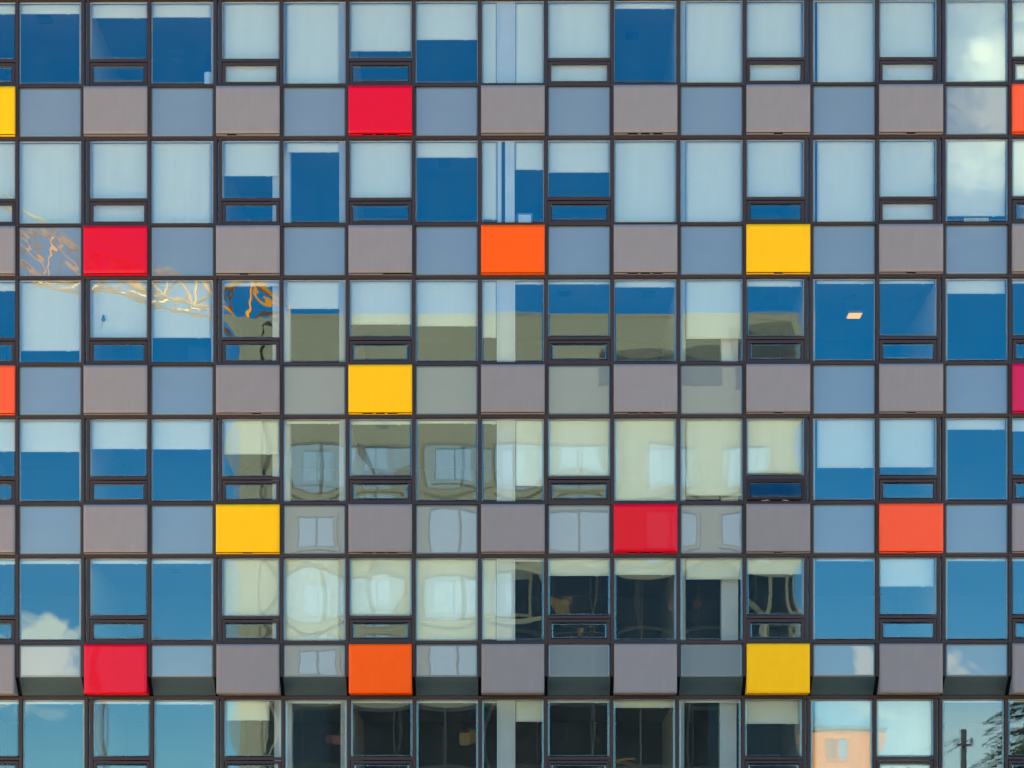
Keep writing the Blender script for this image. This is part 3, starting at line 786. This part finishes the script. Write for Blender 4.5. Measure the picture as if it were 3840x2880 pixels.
# ------------------------------------------------------------------ sky
SUN_EL, SUN_AZ = R(42), R(-20)         # sun stands behind the facade; azimuth from +Y, clockwise
world = bpy.data.worlds.new('World'); scene.world = world; world.use_nodes = True
nt = world.node_tree; nt.nodes.clear()
out = nt.nodes.new('ShaderNodeOutputWorld'); bg = nt.nodes.new('ShaderNodeBackground')
sky = nt.nodes.new('ShaderNodeTexSky'); sky.sky_type = 'NISHITA'; sky.sun_disc = False
sky.sun_elevation = SUN_EL; sky.sun_rotation = SUN_AZ
sky.air_density = 0.95; sky.dust_density = 0.0; sky.ozone_density = 2.6
hs = nt.nodes.new('ShaderNodeHueSaturation'); hs.inputs['Saturation'].default_value = 1.62
nt.links.new(sky.outputs[0], hs.inputs['Color'])
tc = nt.nodes.new('ShaderNodeTexCoord'); sep = nt.nodes.new('ShaderNodeSeparateXYZ')
nt.links.new(tc.outputs['Generated'], sep.inputs[0])
def mth(op, a, b=None, c=None):
    n = nt.nodes.new('ShaderNodeMath'); n.operation = op
    for i, v in enumerate((a, b, c)):
        if v is None: continue
        if isinstance(v, (int, float)): n.inputs[i].default_value = v
        else: nt.links.new(v, n.inputs[i])
    return n.outputs[0]
ny = mth('MAXIMUM', mth('MULTIPLY', sep.outputs['Y'], -1.0), 0.02)
u = mth('DIVIDE', sep.outputs['X'], ny); v = mth('DIVIDE', sep.outputs['Z'], ny)
cmb = nt.nodes.new('ShaderNodeCombineXYZ'); nt.links.new(u, cmb.inputs[0]); nt.links.new(v, cmb.inputs[1])
def noise(scale, detail=8, rough=0.6, dist=0.0, w=(1, 1, 1)):
    mp = nt.nodes.new('ShaderNodeMapping'); mp.inputs['Scale'].default_value = w
    n = nt.nodes.new('ShaderNodeTexNoise'); n.inputs['Scale'].default_value = scale; n.inputs['Detail'].default_value = detail
    n.inputs['Roughness'].default_value = rough; n.inputs['Distortion'].default_value = dist
    nt.links.new(cmb.outputs[0], mp.inputs[0]); nt.links.new(mp.outputs[0], n.inputs[0]); return n.outputs['Fac']
n_soft = noise(42, 8, .62, .8); n_fine = noise(105, 8, .55, .2); n_streak = noise(70, 8, .6, .3, (.35, 1.6, 1))
front = mth('GREATER_THAN', mth('MULTIPLY', sep.outputs['Y'], -1.0), 0.05)
def cloud(cu, cv, ru, rv, n, k, soft, dens):
    a = mth('DIVIDE', mth('SUBTRACT', u, cu), ru); b_ = mth('DIVIDE', mth('SUBTRACT', v, cv), rv)
    d = mth('SQRT', mth('ADD', mth('MULTIPLY', a, a), mth('MULTIPLY', b_, b_)))
    m = mth('ADD', mth('SUBTRACT', 1.0, d), mth('MULTIPLY', mth('SUBTRACT', n, 0.5), k))
    mr = nt.nodes.new('ShaderNodeMapRange'); mr.interpolation_type = 'SMOOTHSTEP'
    mr.inputs['From Max'].default_value = soft; nt.links.new(m, mr.inputs['Value'])
    return mth('MULTIPLY', mth('MULTIPLY', mr.outputs['Result'], dens), front)
clouds = [cloud(.176, .325, .025, .062, n_soft, 3.4, 1.0, .75), cloud(.168, .338, .011, .012, n_soft, 1.6, .8, 1.0), cloud(.190, .300, .016, .05, n_soft, 1.6, .9, .7),
          cloud(-.169, .1262, .0125, .0115, n_fine, 1.7, .3, .9), cloud(-.176, .1190, .02, .0095, n_fine, 1.4, .5, .95), cloud(-.1675, .105, .011, .004, n_streak, 1.0, .6, .5), cloud(-.1905, .124, .012, .007, n_fine, 1.4, .4, .9),
          cloud(.165, .086, .065, .036, n_soft, .4, .7, .48), cloud(.1225, .1205, .005, .006, n_streak, 1.0, .5, .85), cloud(.1515, .1215, .0085, .005, n_streak, 1.8, .6, .9), cloud(.163, .1185, .011, .0025, n_streak, 1.8, .7, .7),
          cloud(.128, .1035, .011, .0045, n_streak, 1.2, .7, .55), cloud(.140, .1025, .012, .003, n_streak, 1.2, .7, .45)]
tot = clouds[0]
for c_ in clouds[1:]: tot = mth('MAXIMUM', tot, c_)
mix = nt.nodes.new('ShaderNodeMix'); mix.data_type = 'RGBA'
nt.links.new(tot, mix.inputs['Factor']); nt.links.new(hs.outputs[0], mix.inputs['A'])
CLOUD = (13.5, 12.0, 10.2)
mix.inputs['B'].default_value = (*CLOUD, 1)
nt.links.new(mix.outputs['Result'], bg.inputs['Color'])
bg.inputs['Strength'].default_value = 0.067
nt.links.new(bg.outputs[0], out.inputs['Surface'])

sun = bpy.data.lights.new('sun', 'SUN'); sun.energy = 5.0; sun.angle = R(0.53); sun.color = (1.0, 0.90, 0.76)
so = bpy.data.objects.new('sun', sun); COL.objects.link(so)
sd = Vector((math.sin(SUN_AZ) * math.cos(SUN_EL), math.cos(SUN_AZ) * math.cos(SUN_EL), math.sin(SUN_EL)))
so.rotation_euler = (-sd).to_track_quat('-Z', 'Y').to_euler(); so.location = sd * 80

# ------------------------------------------------------------------ camera
cam = bpy.data.cameras.new('camera'); co = bpy.data.objects.new('camera', cam); COL.objects.link(co)
f_px, cx_px, cy_px = 10456.26, 1860.9, 3749.94
cam.sensor_width = 36; cam.lens = f_px / 3840 * 36
cam.shift_x = (1920 - cx_px) / 3840; cam.shift_y = (cy_px - 1440) / 3840
co.location = (0.1, -60, 1.7); co.rotation_euler = (R(90), 0, 0.0076308)
cam.clip_start = 0.1; cam.clip_end = 3000
scene.camera = co

scene.render.engine = 'CYCLES'
cy = scene.cycles
cy.max_bounces = 10; cy.diffuse_bounces = 4; cy.glossy_bounces = 5; cy.transmission_bounces = 6; cy.transparent_max_bounces = 24
cy.use_denoising = True; cy.use_adaptive_sampling = False; cy.caustics_reflective = False; cy.caustics_refractive = False
try: cy.denoiser = 'OPENIMAGEDENOISE'; cy.denoising_input_passes = 'RGB_ALBEDO_NORMAL'
except Exception: pass
cy.sample_clamp_indirect = 8
vs = scene.view_settings
vs.view_transform = 'Standard'; vs.look = 'None'; vs.gamma = 1.0; vs.exposure = 2.93
